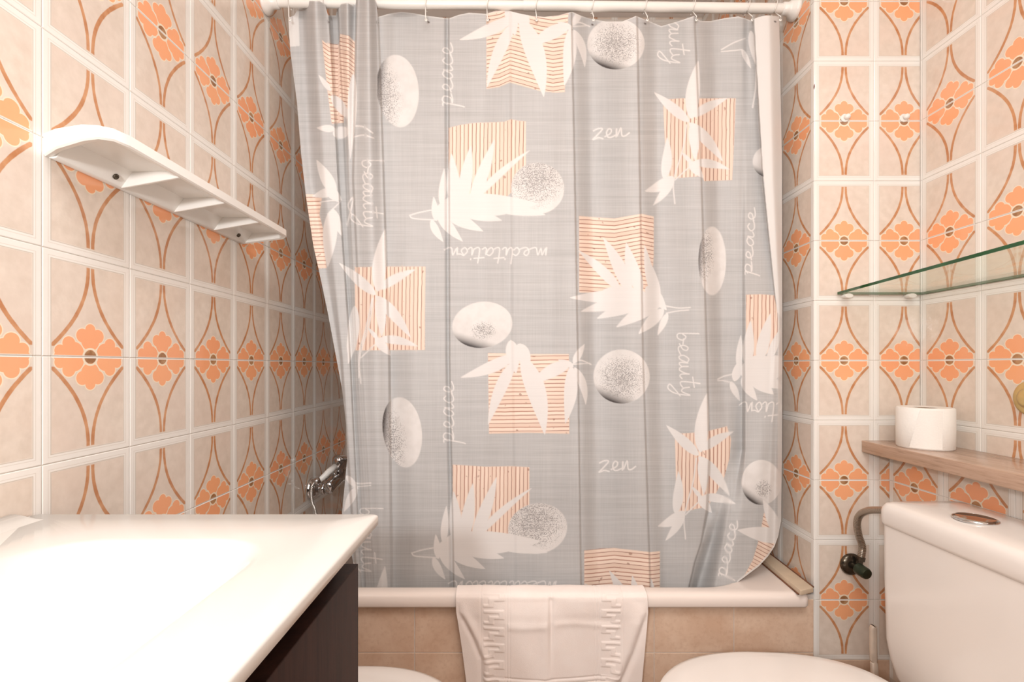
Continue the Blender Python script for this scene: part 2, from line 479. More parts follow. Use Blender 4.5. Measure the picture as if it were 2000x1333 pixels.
# the top edge follows the final x
knots = [   # (y, x, d) triplets; d = how far the cloth bulges towards the room, metres
 [(0,563,0),(350,594,0),(700,655,0),(1140,690,0)],
 [(0,588,-.006),(350,608,-.006),(700,663,0),(1140,694,-.002)],
 [(0,616,.040),(110,620,.026),(350,636,.014),(700,670,.010),(1140,699,.006)],
 [(0,640,.018),(350,659,.012),(650,679,.008),(1140,703,.006)],
 [(0,643,-.010),(350,662,-.004),(650,684,-.004),(1140,707,.0)],
 [(0,658,-.008),(350,673,-.004),(700,690,0),(1140,711,.0)],
 [(0,661,.014),(350,678,.002),(700,694,.004),(1140,716,.004)],
 [(0,678,.040),(110,679,.024),(350,682,.008),(700,699,.008),(1140,722,.006)],
 [(0,694,.016),(350,687,.008),(700,704,.01),(1140,728,.008)],
 [(0,699,.036),(350,692,.022),(700,708,.012),(1140,732,.010)],
 [(0,719,.055),(350,722,.034),(700,732,.018),(1140,745,.012)],
 [(0,736,.020),(350,747,.014),(700,757,.010),(1140,760,.006)],
 [(0,740,.010),(350,752,.004),(700,764,-.003),(1140,770,-.003)],
 [(0,775,-.006),(350,790,.004),(700,808,.010),(1140,815,.010)],
 [(0,866,.003),(700,868,.003),(1140,876,.003)],
 [(0,874,-.004),(700,876,-.004),(1140,884,-.003)],
 [(0,878,.007),(700,880,.007),(1140,888,.007)],
 [(0,940,.012),(700,940,.010),(1140,948,.010)],
 [(0,992,.002),(700,997,.003),(1140,1005,.003)],
 [(0,1001,.006),(700,1005,.006),(1140,1012,.005)],
 [(0,1060,.012),(700,1070,.012),(1140,1080,.012)],
 [(0,1114,.024),(350,1121,.026),(700,1127,.026),(1140,1133,.020)],
 [(0,1118,.010),(350,1124.5,.011),(700,1130.5,.011),(1140,1136.5,.008)],
 [(0,1152,-.012),(700,1162,-.014),(1140,1170,-.008)],
 [(0,1242,.026),(350,1248,.024),(700,1254,.022),(1140,1268,.020)],
 [(0,1246,.010),(350,1252,.010),(700,1258,.008),(1140,1272,.006)],
 [(0,1282,-.012),(700,1290,-.012),(1140,1300,-.006)],
 [(0,1353,.022),(350,1368,.020),(700,1379,.022),(900,1383,.026),(1000,1378,.022),(1060,1368,.014),(1100,1355,.010),(1148,1344,.008)],
 [(0,1357,.010),(350,1372,.008),(700,1383,.008),(900,1388,-.004),(1000,1384,-.012),(1060,1371,.004),(1100,1358,.0),(1148,1347,-.004)],
 [(0,1395,-.010),(700,1412,-.012),(880,1425,-.004),(1000,1402,-.004),(1060,1388,-.016),(1148,1362,-.022)],
 [(0,1450,.004),(500,1448,-.004),(880,1448,-.012),(1000,1425,.012),(1148,1400,.016)],
 [(0,1460,-.004),(500,1457,.004),(880,1457,.008),(1000,1450,.018),(1148,1420,.018)],
 [(0,1468,.002),(350,1488,.002),(600,1514,.006),(880,1490,.016),(1148,1460,.016)],
 [(0,1471,.028),(350,1491,.024),(600,1517,.012),(900,1505,.014),(1148,1490,.010)],
 [(0,1500,.030),(350,1508,.026),(600,1521,.012),(900,1515,.010),(1148,1510,.002)],
 [(0,1530,-.004),(600,1531,.0),(1148,1531,-.01)]]
D = np.zeros_like(PX)
for r in range(NY):
    kx = []; kd = []
    for c in range(0): pass
ky = [np.array([a[0] for a in k]) for k in knots]; kxs = [np.array([a[1] for a in k]) for k in knots]; kds = [np.array([a[2] for a in k]) for k in knots]
KX = np.stack([np.interp(PY, ky[i], kxs[i]) for i in range(len(knots))])     # per-vertex knot positions
KD = np.stack([np.interp(PY, ky[i], kds[i]) for i in range(len(knots))])
D = KD[0].copy()
for i in range(len(knots)-1):
    a = np.clip((PX-KX[i])/np.maximum(KX[i+1]-KX[i], 1), 0, 1); a = a*a*(3-2*a)
    D = np.where(PX >= KX[i], KD[i]*(1-a)+KD[i+1]*a, D)
D += .0009*np.sin(PX*.045+PY*.006)*np.sin(PY*.011+PX*.01)
lobe = np.exp(-((PX-1425)/60)**2)*np.clip((PY-980)/150, 0, 1)*.01
YD = 1.262-D*1.45-lobe
YD += .009*np.clip((PY-950)/180, 0, 1)
del KX, KD
# --- print masks
leaf = np.zeros_like(PX); bam = np.zeros_like(PX); stick = np.zeros_like(PX); stone = np.zeros_like(PX); shade = np.ones_like(PX)
speck = np.zeros_like(PX); plain = np.zeros_like(PX); dark = np.zeros_like(PX)

def sel(x0, x1, y0, y1):
    m = (PX > x0) & (PX < x1) & (PY > y0) & (PY < y1)
    return np.nonzero(m)
def put_leaf(p0, p1, wd, bend=0.):
    (ax, ay), (bx, by) = p0, p1
    m = sel(min(ax, bx)-30, max(ax, bx)+30, min(ay, by)-30, max(ay, by)+30)
    X, Yy = PX[m], PY[m]; L_ = math.hypot(bx-ax, by-ay); ux, uy = (bx-ax)/L_, (by-ay)/L_
    tt = ((X-ax)*ux+(Yy-ay)*uy)/L_; pr = -(X-ax)*uy+(Yy-ay)*ux
    tc = np.clip(tt, 0, 1)
    pr = pr-bend*4*tc*(1-tc)
    hw = wd*.5*np.sin(np.pi*tc**.72)**.85
    c = np.clip(.5+(hw-np.abs(pr))/1.3, 0, 1)*((tt > 0) & (tt < 1))
    c = np.where(hw < .3, 0, c)
    leaf[m] = np.maximum(leaf[m], c)
def put_line(pts, hw=1.4, dst=None, k=6):
    dst = leaf if dst is None else dst
    P = [(p.x, p.y) for p in catmull([(a, b, 0) for a, b in pts], k)] if len(pts) > 2 else pts
    xs = [p[0] for p in P]; ys = [p[1] for p in P]
    m = sel(min(xs)-5, max(xs)+5, min(ys)-5, max(ys)+5)
    X, Yy = PX[m], PY[m]
    if X.size == 0: return
    dm = np.full(X.shape, 99.)
    for (ax, ay), (bx, by) in zip(P[:-1], P[1:]):
        l2 = (bx-ax)**2+(by-ay)**2+1e-9
        tt = np.clip(((X-ax)*(bx-ax)+(Yy-ay)*(by-ay))/l2, 0, 1)
        dm = np.minimum(dm, np.hypot(X-ax-tt*(bx-ax), Yy-ay-tt*(by-ay)))
    dst[m] = np.maximum(dst[m], np.clip(.5+(hw-dm)/1.3, 0, 1))
def put_bamboo(poly, horiz, edge=None):
    xs = [p[0] for p in poly]; ys = [p[1] for p in poly]
    m = sel(min(xs)-3, max(xs)+3, min(ys)-3, max(ys)+3); X, Yy = PX[m], PY[m]
    sd = np.full(X.shape, 99.); ins = np.zeros(X.shape, bool)
    n = len(poly)
    for i in range(n):
        (ax, ay), (bx, by) = poly[i], poly[(i+1) % n]
        l2 = (bx-ax)**2+(by-ay)**2+1e-9
        tt = np.clip(((X-ax)*(bx-ax)+(Yy-ay)*(by-ay))/l2, 0, 1)
        sd = np.minimum(sd, np.hypot(X-ax-tt*(bx-ax), Yy-ay-tt*(by-ay)))
        cr = ((ay > Yy) != (by > Yy)) & (X < (bx-ax)*(Yy-ay)/((by-ay) if by != ay else 1e-9)+ax)
        ins ^= cr
    c = np.clip(.5+np.where(ins, sd, -sd)/1.3, 0, 1)
    bam[m] = np.maximum(bam[m], c)
    if horiz: co = Yy-(np.interp(X, *zip(*edge)) if edge else min(ys))+(X-min(xs))*.012
    else: co = X-(np.interp(Yy, *zip(*edge)) if edge else min(xs))+(Yy-min(ys))*.012+1000
    stick[m] = np.where(c > 0, co, stick[m])
def put_stone(cx, cy, rx, ry, rot=0, sp=(.0, .0, .6), da=110, dk=.5, clipx=None, egg=0.):
    R_ = max(rx, ry)+6
    m = sel(cx-R_, cx+R_, cy-R_, cy+R_); X, Yy = PX[m]-cx, PY[m]-cy
    a = math.radians(rot); xr = X*math.cos(a)+Yy*math.sin(a); yr = -X*math.sin(a)+Yy*math.cos(a)
    xr = xr/(1+egg*yr/ry)
    e = np.sqrt((xr/rx)**2+(yr/ry)**2)
    c = np.clip(.5+(1-e)*min(rx, ry)/1.3, 0, 1)
    if clipx is not None:
        c = c*np.clip(.5+(PX[m]-clipx[0])/1.2, 0, 1)*np.clip(.5+(clipx[1]-PX[m])/1.2, 0, 1)
    stone[m] = np.maximum(stone[m], c)
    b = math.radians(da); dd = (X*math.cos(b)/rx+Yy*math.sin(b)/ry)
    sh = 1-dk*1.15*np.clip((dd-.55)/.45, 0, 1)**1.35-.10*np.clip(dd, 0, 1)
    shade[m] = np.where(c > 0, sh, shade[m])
    sx, sy, sr = sp
    q = np.clip(1.25-np.hypot(xr/rx-sx, yr/ry-sy)/sr, 0, 1)
    speck[m] = np.where(c > 0, q, speck[m])

for dy, dx in ((0, 0), (660, 2)):                       # horizontal mat with two drooping sprays
    if dy == 0:
        put_bamboo([(950, 10), (1111, 10), (1106, 100), (1103, 180), (1085, 181), (1055, 178), (996, 161), (975, 170), (950, 174)], True,
                   [(950, 10), (975, 6), (996, -3), (1055, 14), (1080, 18), (1111, 14)])
    else:
        put_bamboo([(953, 690), (1032, 692), (1111, 692), (1112, 848), (1032, 846), (955, 848)], True)
    o_ = lambda p: (p[0]+dx*(1 if dy else 0), p[1]+dy)
    for a, b, wd, bd in (((1004, 34), (897, 78), 24, -4), ((1004, 44), (951, 171), 24, 5), ((1018, 38), (1062, 190), 38, -8), ((995, 5), (1006, 70), 26, 0),
                      ((1112, 50), (1034, 92), 26, 4), ((1114, 56), (1102, 168), 26, -4), ((1120, 58), (1142, 132), 16, -6), ((1118, 56), (1088, 43), 12, 0), ((1118, 50), (1140, 12), 14, 0),
                      ((1040, 70), (1060, 100), 20, 0), ((1010, 12), (1032, 60), 28, 0)):
        put_leaf(o_(a), o_(b), wd, bd)
    put_line([o_((1112, 55)), o_((1130, 44)), o_((1152, 52))], 1.2); put_line([o_((1116, 52)), o_((1150, 50))], 1.)
def fanB(dx, dy):
    g = lambda p: (p[0]+dx+(p[1]-400)*.0, p[1]+dy)
    for a, b, wd, bd in (((862, 402), (868, 328), 15, 0), ((889, 408), (882, 300), 26, 0), ((902, 400), (920, 284), 25, 0), ((920, 395), (966, 272), 24, 2),
                         ((925, 392), (1036, 293), 14, -5), ((866, 398), (1052, 398), 46, 3), ((940, 392), (1066, 420), 26, 2), ((880, 400), (981, 431), 27, 2), ((862, 404), (944, 452), 27, 3),
                         ((854, 412), (904, 472), 21, 3), ((852, 408), (925, 395), 26, 0), ((842, 430), (866, 473), 15, 2), ((852, 432), (847, 384), 14, 0), ((850, 425), (900, 370), 26, 3)):
        put_leaf(g(a), g(b), wd, bd)
    put_line([g((846, 410)), g((820, 415)), g((800, 421))], 1.2); put_line([g((850, 430)), g((808, 427)), g((800, 421))], 1.2)
put_bamboo([(876, 250), (900, 244), (930, 240), (965, 239), (985, 238), (998, 233), (1012, 236), (1027, 237), (1027, 345), (990, 385), (876, 385)], False)
put_bamboo([(884, 908), (950, 912), (1000, 911), (1034, 913), (1034, 1010), (1000, 1045), (884, 1045)], False)
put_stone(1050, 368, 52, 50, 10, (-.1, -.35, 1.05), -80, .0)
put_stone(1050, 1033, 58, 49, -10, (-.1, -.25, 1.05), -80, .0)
fanB(0, 0); fanB(4, 660)
def starE(g, extra=True):
    for a, b, wd, bd in (((1350, 232), (1364, 118), 27, -3), ((1346, 238), (1277, 180), 20, 0), ((1352, 228), (1421, 192), 18, -3), ((1346, 240), (1412, 316), 22, -4),
                         ((1350, 245), (1357, 314), 20, -3), ((1352, 318), (1425, 331), 17, -4), ((1346, 316), (1374, 348), 18, 0), ((1297, 350), (1303, 268), 20, 3), ((1352, 320), (1330, 296), 8, 0)):
        put_leaf(g(a), g(b), wd, bd)
    if extra:
        put_leaf(g((1316, 346)), g((1259, 374)), 22, -4); put_leaf(g((1316, 348)), g((1275, 402)), 16, -2)
    put_line([g((1341, 244)), g((1334, 290)), g((1316, 352)), g((1318, 398))], 1.2)
    put_line([g((1352, 322)), g((1340, 332)), g((1318, 352))], 1.1)
put_bamboo([(1295, 195), (1330, 192), (1437, 192), (1434, 270), (1430, 352), (1375, 354), (1372, 344), (1302, 350)], False)
starE(lambda p: p)
put_bamboo([(693, 522), (760, 521), (831, 521), (830, 600), (830, 684), (694, 685)], False)
starE(lambda p: (740+(p[0]-1352)*1.04, 573+(p[1]-235)*1.08), False)
put_leaf((693, 598), (680, 712), 22, -3); put_line([(727, 584), (715, 640), (702, 690), (701, 738)], 1.3); put_leaf((738, 1222), (752, 1106), 26, 0)
put_bamboo([(1318, 848), (1350, 846), (1384, 842), (1400, 838), (1420, 833), (1428, 858), (1425, 895), (1414, 935), (1398, 965), (1382, 990), (1350, 997), (1322, 1003), (1320, 930)], False, [(840, 0), (1003, 0)])
starE(lambda p: (1370+(p[0]-1352)*.92, 887+(p[1]-235)*1.02))
put_bamboo([(1131, 422), (1165, 425), (1200, 427), (1253, 418), (1277, 423), (1277, 500), (1272, 572), (1131, 572)], True, [(1131, 422), (1200, 427), (1253, 418), (1277, 423)])
put_bamboo([(1141, 1076), (1175, 1072), (1200, 1071), (1270, 1079), (1289, 1077), (1289, 1150), (1286, 1222), (1141, 1222)], True, [(1141, 1076), (1200, 1071), (1270, 1079), (1289, 1077)])
for dx, dy in ((0, 0), (12, 651)):
    g = lambda p: (p[0]+dx, p[1]+dy)
    for a, b, wd, bd in (((1232, 575), (1178, 464), 26, 3), ((1252, 572), (1223, 474), 27, -3), ((1274, 572), (1259, 478), 16, 0), ((1212, 568), (1129, 489), 20, 3), ((1286, 592), (1273, 518), 17, 0),
                         ((1250, 578), (1112, 582), 26, 0), ((1256, 583), (1134, 609), 27, 2), ((1268, 585), (1165, 623), 27, 2), ((1292, 590), (1203, 640), 27, 2), ((1296, 604), (1247, 653), 22, 0),
                         ((1304, 612), (1284, 656), 13, 0), ((1172, 574), (1296, 590), 42, 0), ((1262, 560), (1302, 606), 26, 0)):
        put_leaf(g(a), g(b), wd, bd)
    put_line([g((1300, 598)), g((1325, 602)), g((1348, 601))], 1.2); put_line([g((1302, 612)), g((1322, 608)), g((1345, 606))], 1.1)
put_bamboo([(1457, 576), (1485, 575), (1512, 577), (1517, 600), (1522, 640), (1514, 672), (1490, 700), (1457, 700)], False)
for a, b, wd, bd in (((1459, 716), (1466, 626), 22, 0), ((1482, 708), (1505, 612), 24, 0), ((1500, 706), (1526, 640), 16, 0), ((1442, 720), (1447, 654), 13, 0), ((1446, 728), (1540, 718), 60, 0),
                     ((1470, 724), (1530, 760), 30, 0), ((1462, 728), (1511, 771), 30, 0), ((1450, 736), (1479, 783), 20, 2), ((1427, 746), (1445, 784), 13, 0), ((1434, 745), (1448, 700), 18, 0), ((1498, 715), (1532, 700), 30, 0)):
    put_leaf(a, b, wd, bd)
put_line([(1433, 731), (1415, 735), (1402, 741)], 1.2); put_line([(1430, 748), (1412, 744), (1402, 744)], 1.1)
put_line([(1409, 97), (1432, 84), (1455, 75)], 1.2); put_line([(1409, 101), (1450, 97)], 1.1); put_leaf((1449, 96), (1467, 134), 10, 0); put_leaf((1466, 60), (1478, 130), 16, 0); put_line([(1478, 130), (1476, 170), (1470, 210)], 1.6)
put_bamboo([(1492, 1002), (1510, 1012), (1530, 1026), (1530, 1050), (1505, 1082), (1480, 1108), (1452, 1128), (1470, 1095), (1480, 1062), (1487, 1030)], True, [(1450, -20), (1530, 22)])
put_leaf((1536, 1052), (1440, 1036), 30, 0); put_leaf((1526, 1052), (1490, 976), 24, 0)
put_bamboo([(629, 78), (636, 84), (662, 87), (664, 66), (682, 70), (693, 82), (692, 150), (688, 200), (672, 225), (671, 240), (648, 242), (640, 180)], True, [(629, 76), (643, 86), (661, 88), (663, 66), (680, 70), (693, 80)])
for a, b, wd, bd in (((646, 178), (622, 146), 10, 0), ((648, 186), (686, 236), 20, 0), ((655, 252), (618, 250), 14, 0), ((690, 144), (684, 312), 18, 0), ((650, 262), (690, 255), 24, 0), ((655, 380), (618, 312), 24, 0),
                     ((655, 372), (610, 384), 18, 0), ((648, 410), (640, 522), 28, 0), ((648, 408), (668, 462), 18, 0), ((640, 372), (668, 392), 20, 0)):
    put_leaf(a, b, wd, bd)
put_line([(625, 395), (650, 392), (662, 394)], 1.1); put_line([(640, 418), (655, 404), (665, 394)], 1.1)
put_bamboo([(597, 379), (612, 380), (629, 385), (624, 420), (632, 450), (638, 524), (620, 525), (606, 460)], True)
put_line([(692, 246), (710, 248), (728, 260)], 1.4); put_line([(690, 268), (710, 264), (730, 270)], 1.2)
put_line([(678, 938), (700, 945), (724, 944)], 1.3); put_line([(688, 952), (724, 949)], 1.); put_leaf((676, 930), (700, 956), 12, 0); put_leaf((696, 952), (672, 1000), 16, 0)
put_line([(686, 418), (680, 400), (690, 388), (678, 440)], 1.5)
# stones
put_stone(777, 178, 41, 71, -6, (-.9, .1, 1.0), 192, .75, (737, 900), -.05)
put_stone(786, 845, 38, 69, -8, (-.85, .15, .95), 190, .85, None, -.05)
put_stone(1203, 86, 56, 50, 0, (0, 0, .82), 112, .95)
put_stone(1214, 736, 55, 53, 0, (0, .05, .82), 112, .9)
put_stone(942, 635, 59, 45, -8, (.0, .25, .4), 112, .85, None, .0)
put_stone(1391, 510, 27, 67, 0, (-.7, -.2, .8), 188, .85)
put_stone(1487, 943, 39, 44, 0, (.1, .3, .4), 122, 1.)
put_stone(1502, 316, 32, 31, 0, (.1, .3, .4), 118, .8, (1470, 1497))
# the pale reverse of the cloth, turned outwards
edge = np.interp(PY, [0, 40, 150, 300, 420, 550, 612, 640], [1469, 1470, 1478, 1487, 1497, 1510, 1518, 1540])
plain = np.clip((PX-edge)/1.4, 0, 1)
edge2 = np.interp(PY, [0, 36, 90, 93], [586, 584, 586, 540]); plain = np.maximum(plain, np.clip((edge2-PX)/1.4, 0, 1))
hem = np.clip((PX-1518)/1.5, 0, 1)*(PY < 1060); plain = np.maximum(plain, hem*.7)
m = sel(1440, 1530, 1010, 1140); be = np.interp(PX[m], *zip(*bot)); plain[m] = np.maximum(plain[m], np.clip((PY[m]-(be-5))/1.5, 0, 1)*.8)
plain = np.maximum(plain, np.clip((yt+3-PY)/1.5, 0, 1)*.5)

# --- cursive words, drawn as pen strokes
GL = {
 'p': (1.15, [[(0, 1), (.22, .95), (.12, .2), (-.05, -.9), (-.12, -1.2)], [(.1, .6), (.4, 1.05), (.75, .85), (.6, .2), (.2, .05), (.5, .0), (.95, .15)]]),
 'e': (.95, [[(-.05, .15), (.45, .45), (.55, .85), (.3, 1.), (.1, .6), (.2, .1), (.5, 0), (.95, .2)]]),
 'a': (1.1, [[(.75, .85), (.4, 1.), (.08, .5), (.2, .02), (.5, .2), (.78, .9), (.72, .2), (.85, 0), (1.1, .2)]]),
 'c': (.9, [[(.65, .8), (.4, 1.), (.1, .5), (.25, .05), (.6, .05), (.9, .25)]]),
 'z': (1.2, [[(.05, .95), (.5, 1.15), (.9, 1.05), (.4, .4), (.0, -.05), (.5, .1), (.95, -.05)]]),
 'n': (1.2, [[(.05, .0), (.1, .9), (.15, 0.1), (.5, .95), (.6, .1), (.9, 0), (1.3, .3)]]),
 'm': (1.6, [[(0, 0), (.1, .95), (.12, .1), (.45, .95), (.55, .1), (.85, .95), (.98, .1), (1.2, 0), (1.6, .2)]]),
 'd': (1.1, [[(.7, .8), (.35, 1.), (.05, .5), (.25, 0), (.6, .3)], [(.85, 2.1), (.72, .6), (.8, .0), (1.1, .2)]]),
 'i': (.55, [[(.0, .2), (.2, .95), (.18, .1), (.35, 0), (.55, .2)], [(.3, 1.45), (.32, 1.55)]]),
 't': (.8, [[(.45, 2.), (.3, .8), (.28, .1), (.5, 0), (.8, .2)], [(-.15, 1.3), (.8, 1.4)]]),
 'o': (.95, [[(.4, 1.), (.08, .5), (.3, .0), (.65, .4), (.42, 1.), (.7, .85), (.95, .85)]]),
 'b': (1.1, [[(.1, 2.2), (.08, .8), (.12, .05), (.5, .0), (.7, .5), (.4, .85), (.12, .5)], [(.6, .6), (1.1, .5)]]),
 'u': (1.15, [[(0, .9), (.05, .2), (.35, 0), (.65, .6), (.72, .95), (.72, .2), (.9, 0), (1.15, .2)]]),
 'y': (1.1, [[(0, .9), (.08, .3), (.4, .1), (.75, .9), (.55, -.6), (.1, -1.3), (-.3, -1.1), (.2, -.6), (.8, -.1)]]),
}
def write(word, org, adv, up, xh, length, hw=1.15, trace=(-9., 99.)):
    """org = where the base line starts, adv = reading direction, up = ascender direction (picture axes)"""
    tot = sum(GL[c][0] for c in word); sc = length/tot; x = 0
    for c in word:
        for st in GL[c][1]:
            put_line([(org[0]+adv[0]*(x+a)*sc+up[0]*b*xh, org[1]+adv[1]*(x+a)*sc+up[1]*b*xh) for a, b in st if trace[0] <= x+a <= trace[1]] or [(0, 0), (1, 1)], hw, None, 5) if True else None
        x += GL[c][0]
write('peace', (884, 206), (0, -1), (-1, 0), 19, 122)
write('peace', (886, 864), (0, -1), (-1, 0), 19, 118)
write('peace', (1468, 536), (.06, -1), (-1, 0), 13, 130)
write('peace', (1418, 1128), (.22, -.975), (-.975, -.22), 15, 112)
write('beauty', (1323, 650), (.06, 1), (1, 0), 19, 130)
write('beauty', (1303, -2), (.06, 1), (1, 0), 19, 132)
write('beauty', (708, 312), (.02, 1), (1, 0), 19, 138)
write('beauty', (704, 992), (.02, 1), (1, 0), 20, 132)
write('meditation', (1068, 484), (-1, 0), (0, 1), 15, 198)
write('meditation', (1086, 1136), (-1, .0), (0, 1), 15, 208)
write('meditation', (1640, 786), (-1, .0), (0, 1), 19, 194)
write('zen', (1158, 272), (.985, -.10), (0, -1), 17, 70, 1.35)
write('zen', (1170, 922), (.99, -.07), (0, -1), 18, 70, 1.35)
for ex, ey in ((641, 43), (837, 43), (1157, 48), (1514, 42), (1260, 46), (1047, 40), (955, 38), (737, 44)):
    put_line([(ex-.8, ey), (ex+.8, ey+.5)], 1.6, dark)

XX = (PX-1000)/F*YD; ZZ = H-(PY-715)/F*YD
co = np.stack([XX, YD, ZZ], -1).reshape(-1, 3).astype(np.float32)
idx = (np.arange(NY-1)[:, None]*NX+np.arange(NX-1)[None, :]).reshape(-1)
quads = np.stack([idx, idx+1, idx+NX+1, idx+NX], -1).astype(np.int32)
me = bpy.data.meshes.new('shower_curtain')
me.vertices.add(len(co)); me.vertices.foreach_set('co', co.ravel())
nq = len(quads); me.loops.add(nq*4); me.polygons.add(nq)
me.loops.foreach_set('vertex_index', quads.ravel())
me.polygons.foreach_set('loop_start', np.arange(0, nq*4, 4, dtype=np.int32))
me.update(calc_edges=True)
me.polygons.foreach_set('use_smooth', np.ones(nq, bool))
def attr(name, a, b, c, d):
    at = me.attributes.new(name, 'FLOAT_COLOR', 'POINT')
    at.data.foreach_set('color', np.stack([a, b, c, d], -1).astype(np.float32).ravel())
attr('print_a', leaf, bam, stone, plain)
attr('print_b', shade, speck, stick, dark)
attr('cloth', PX, PY, 0*PX, 0*PX)

def curtain_material():
    m = M('printed_curtain_fabric')
    def at(n):
        a = m.node('ShaderNodeAttribute', attribute_name=n)
        sp = m.node('ShaderNodeSeparateColor'); m.l.new(a.outputs['Color'], sp.inputs[0])
        return [E(m, o) for o in sp.outputs]+[E(m, a.outputs['Alpha'])]
    lf, bm_, stn, pl = at('print_a'); sh, sk, st, dk = at('print_b'); x, y, _, _ = at('cloth')
    # woven slub ground
    n1 = m.noise(m.comb(x*.006, y*.42), 1., 3., .7); n2 = m.noise(m.comb(x*.36, y*.008+9.), 1., 3., .7); n3 = m.noise(m.comb(x*.006, y*.012), 1., 2.)
    band = m.noise(m.comb(x*.004+3., y*.11), 1., 2., .6); vb = m.noise(m.comb(x*.055, y*.003+4.), 1., 2., .6)
    wv = (n1-.5)*.85+(n2-.5)*.42+(band-.5)*.55+(vb-.5)*.22+.5
    g = m.mix(m.step(wv, .1, .9), lin(164, 162, 160), lin(200, 198, 196))
    g = m.mix(m.step(n3, .35, .65)*.2, g, lin(180, 178, 178))
    # sticks
    sw = 7.7; wob = m.noise(m.comb(x*.03, y*.03), 1., 2.)
    q = (st+wob*2.2)/sw; idx = q.floor(); fr = q.fract()
    wn = m.node('ShaderNodeTexWhiteNoise', noise_dimensions='1D'); m.l.new(idx.s, wn.inputs['W']); rn = E(m, wn.outputs[0])
    base = m.mix(rn, lin(225, 200, 182), lin(238, 217, 200))
    base = m.mix(m.step((fr-.55).abs(), .15, .45)*.5, base, lin(220, 184, 166))
    lw = rn*.12+.10
    ln = m.math('SUBTRACT', 1.0, m.step(fr/lw, .7, 1.3))
    kn = m.noise(m.comb(x*.08+idx*3.1, y*.08+idx*1.7), 1., 1.)
    base = m.mix(ln*.9, base, m.mix(rn, lin(122, 78, 60), lin(172, 122, 102)))
    base = m.mix(m.step(kn, .70, .76)*.55, base, lin(128, 76, 56))
    col = m.mix(bm_, g, base)
    # pebbles
    s1 = m.noise(m.comb(x*.42, y*.42), 1., 3., .7); s2 = m.noise(m.comb(x*.05, y*.05), 1., 2.)
    s3 = m.noise(m.comb(x*.11, y*.11), 1., 3., .7)
    dots = m.step(s1+(s3-.5)*.35+sk*.12, .54, .68)*m.step(sk, .05, .45)
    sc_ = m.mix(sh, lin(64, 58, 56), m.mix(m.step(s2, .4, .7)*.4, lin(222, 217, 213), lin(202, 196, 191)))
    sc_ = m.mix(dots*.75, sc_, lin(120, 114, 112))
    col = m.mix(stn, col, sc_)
    col = m.mix(lf, col, m.mix(m.step(n1, .3, .7)*.4, lin(224, 219, 215), lin(213, 207, 203)))
    col = m.mix(pl, col, lin(222, 218, 214))
    col = m.mix(dk, col, lin(95, 85, 80))
    m.set(base_color=col, roughness=.62, sheen_weight=.1)
    m.bump(n1+n2, .10, .0006)
    tr = m.node('ShaderNodeBsdfTranslucent'); m.l.new(col, tr.inputs[0])
    mx = m.node('ShaderNodeMixShader'); mx.inputs[0].default_value = .06
    m.l.new(m.b.outputs[0], mx.inputs[1]); m.l.new(tr.outputs[0], mx.inputs[2])
    m.l.new(mx.outputs[0], m.n['Material Output'].inputs[0])
    return m.m
me.materials.append(curtain_material())
cur = link('shower_curtain', me)
cur['label'] = 'grey printed shower curtain with bamboo, pebbles, white leaves and cursive words'; cur['category'] = 'shower curtain'

# rings
ringx = [575, 641, 737, 836, 954, 1048, 1157, 1260, 1354, 1461, 1515]
ordn = ['first', 'second', 'third', 'fourth', 'fifth', 'middle', 'fifth', 'fourth', 'third', 'second', 'first']
for i, rx in enumerate(ringx):
    xw = (rx-1000)/F*1.262; ry = rodY(xw); rz = rodZ(xw)
    rg = thing('curtain_ring', ('thin white plastic curtain ring, %s along the rod from its %s end' % (ordn[i], 'left' if i < 5 else 'right')) if i != 5 else
               'thin white plastic curtain ring just right of the joint of the rod', 'curtain ring', 'curtain rings on the rod', (xw, ry, rz))
    pts = []
    for k in range(26):
        a = math.radians(-70+320*k/25)
        pts.append((xw+.003*math.sin(a*1.3), ry-.0165*math.cos(a)*1.0, rz+.002+.0165*math.sin(a)))
    ye = 1.262-.012
    ez = H-(44-715)/F*ye
    pts = [(xw-.001, ye-.012, ez-.002), (xw-.0015, ye-.016, ez+.004)]+pts
    v, f, u = tube(pts, .0013, 8); part('wire', v, f, MT_plastic, rg, smooth=True)
    v, f = lathe([(.0, -.0008), (.0036, -.0008), (.0036, .0008), (0, .0008)], (xw-.001, ye-.012, ez-.002), (0, 1, 0), 14)
    part('button', v, f, MT_plastic, rg, smooth=True)

# ------------------------------------------------------------------ towel over the rim
NU, NV = 430, 400
uu = np.linspace(0, 1, NU)[None, :]; 
path = [(1.2285, -.596), (1.2235, -.574), (1.215, -.5605), (1.206, -.5555), (1.195, -.5535), (1.184, -.5545), (1.172, -.557), (1.1655, -.562), (1.1625, -.570), (1.1615, -.600), (1.1635, -.625), (1.167, -.68), (1.170, -.80), (1.172, -.93)]
cp = catmull([(a, b, 0) for a, b in path], 10); cl = np.array([(p.x, p.y) for p in cp])
ls = np.concatenate([[0], np.cumsum(np.hypot(*np.diff(cl, axis=0).T))]); T = ls[-1]
vv = np.linspace(0, T, NV)[:, None]
TY = np.interp(vv, ls, cl[:, 0])+0*uu; TZ = np.interp(vv, ls, cl[:, 1])+0*uu
lft = np.interp(TZ, [-.94, -.78, -.70, -.60, -.553], [-.113, -.112, -.122, -.136, -.137]); rgt = np.interp(TZ, [-.94, -.78, -.70, -.60, -.553], [.318, .317, .323, .331, .329])
TX = lft+(rgt-lft)*uu
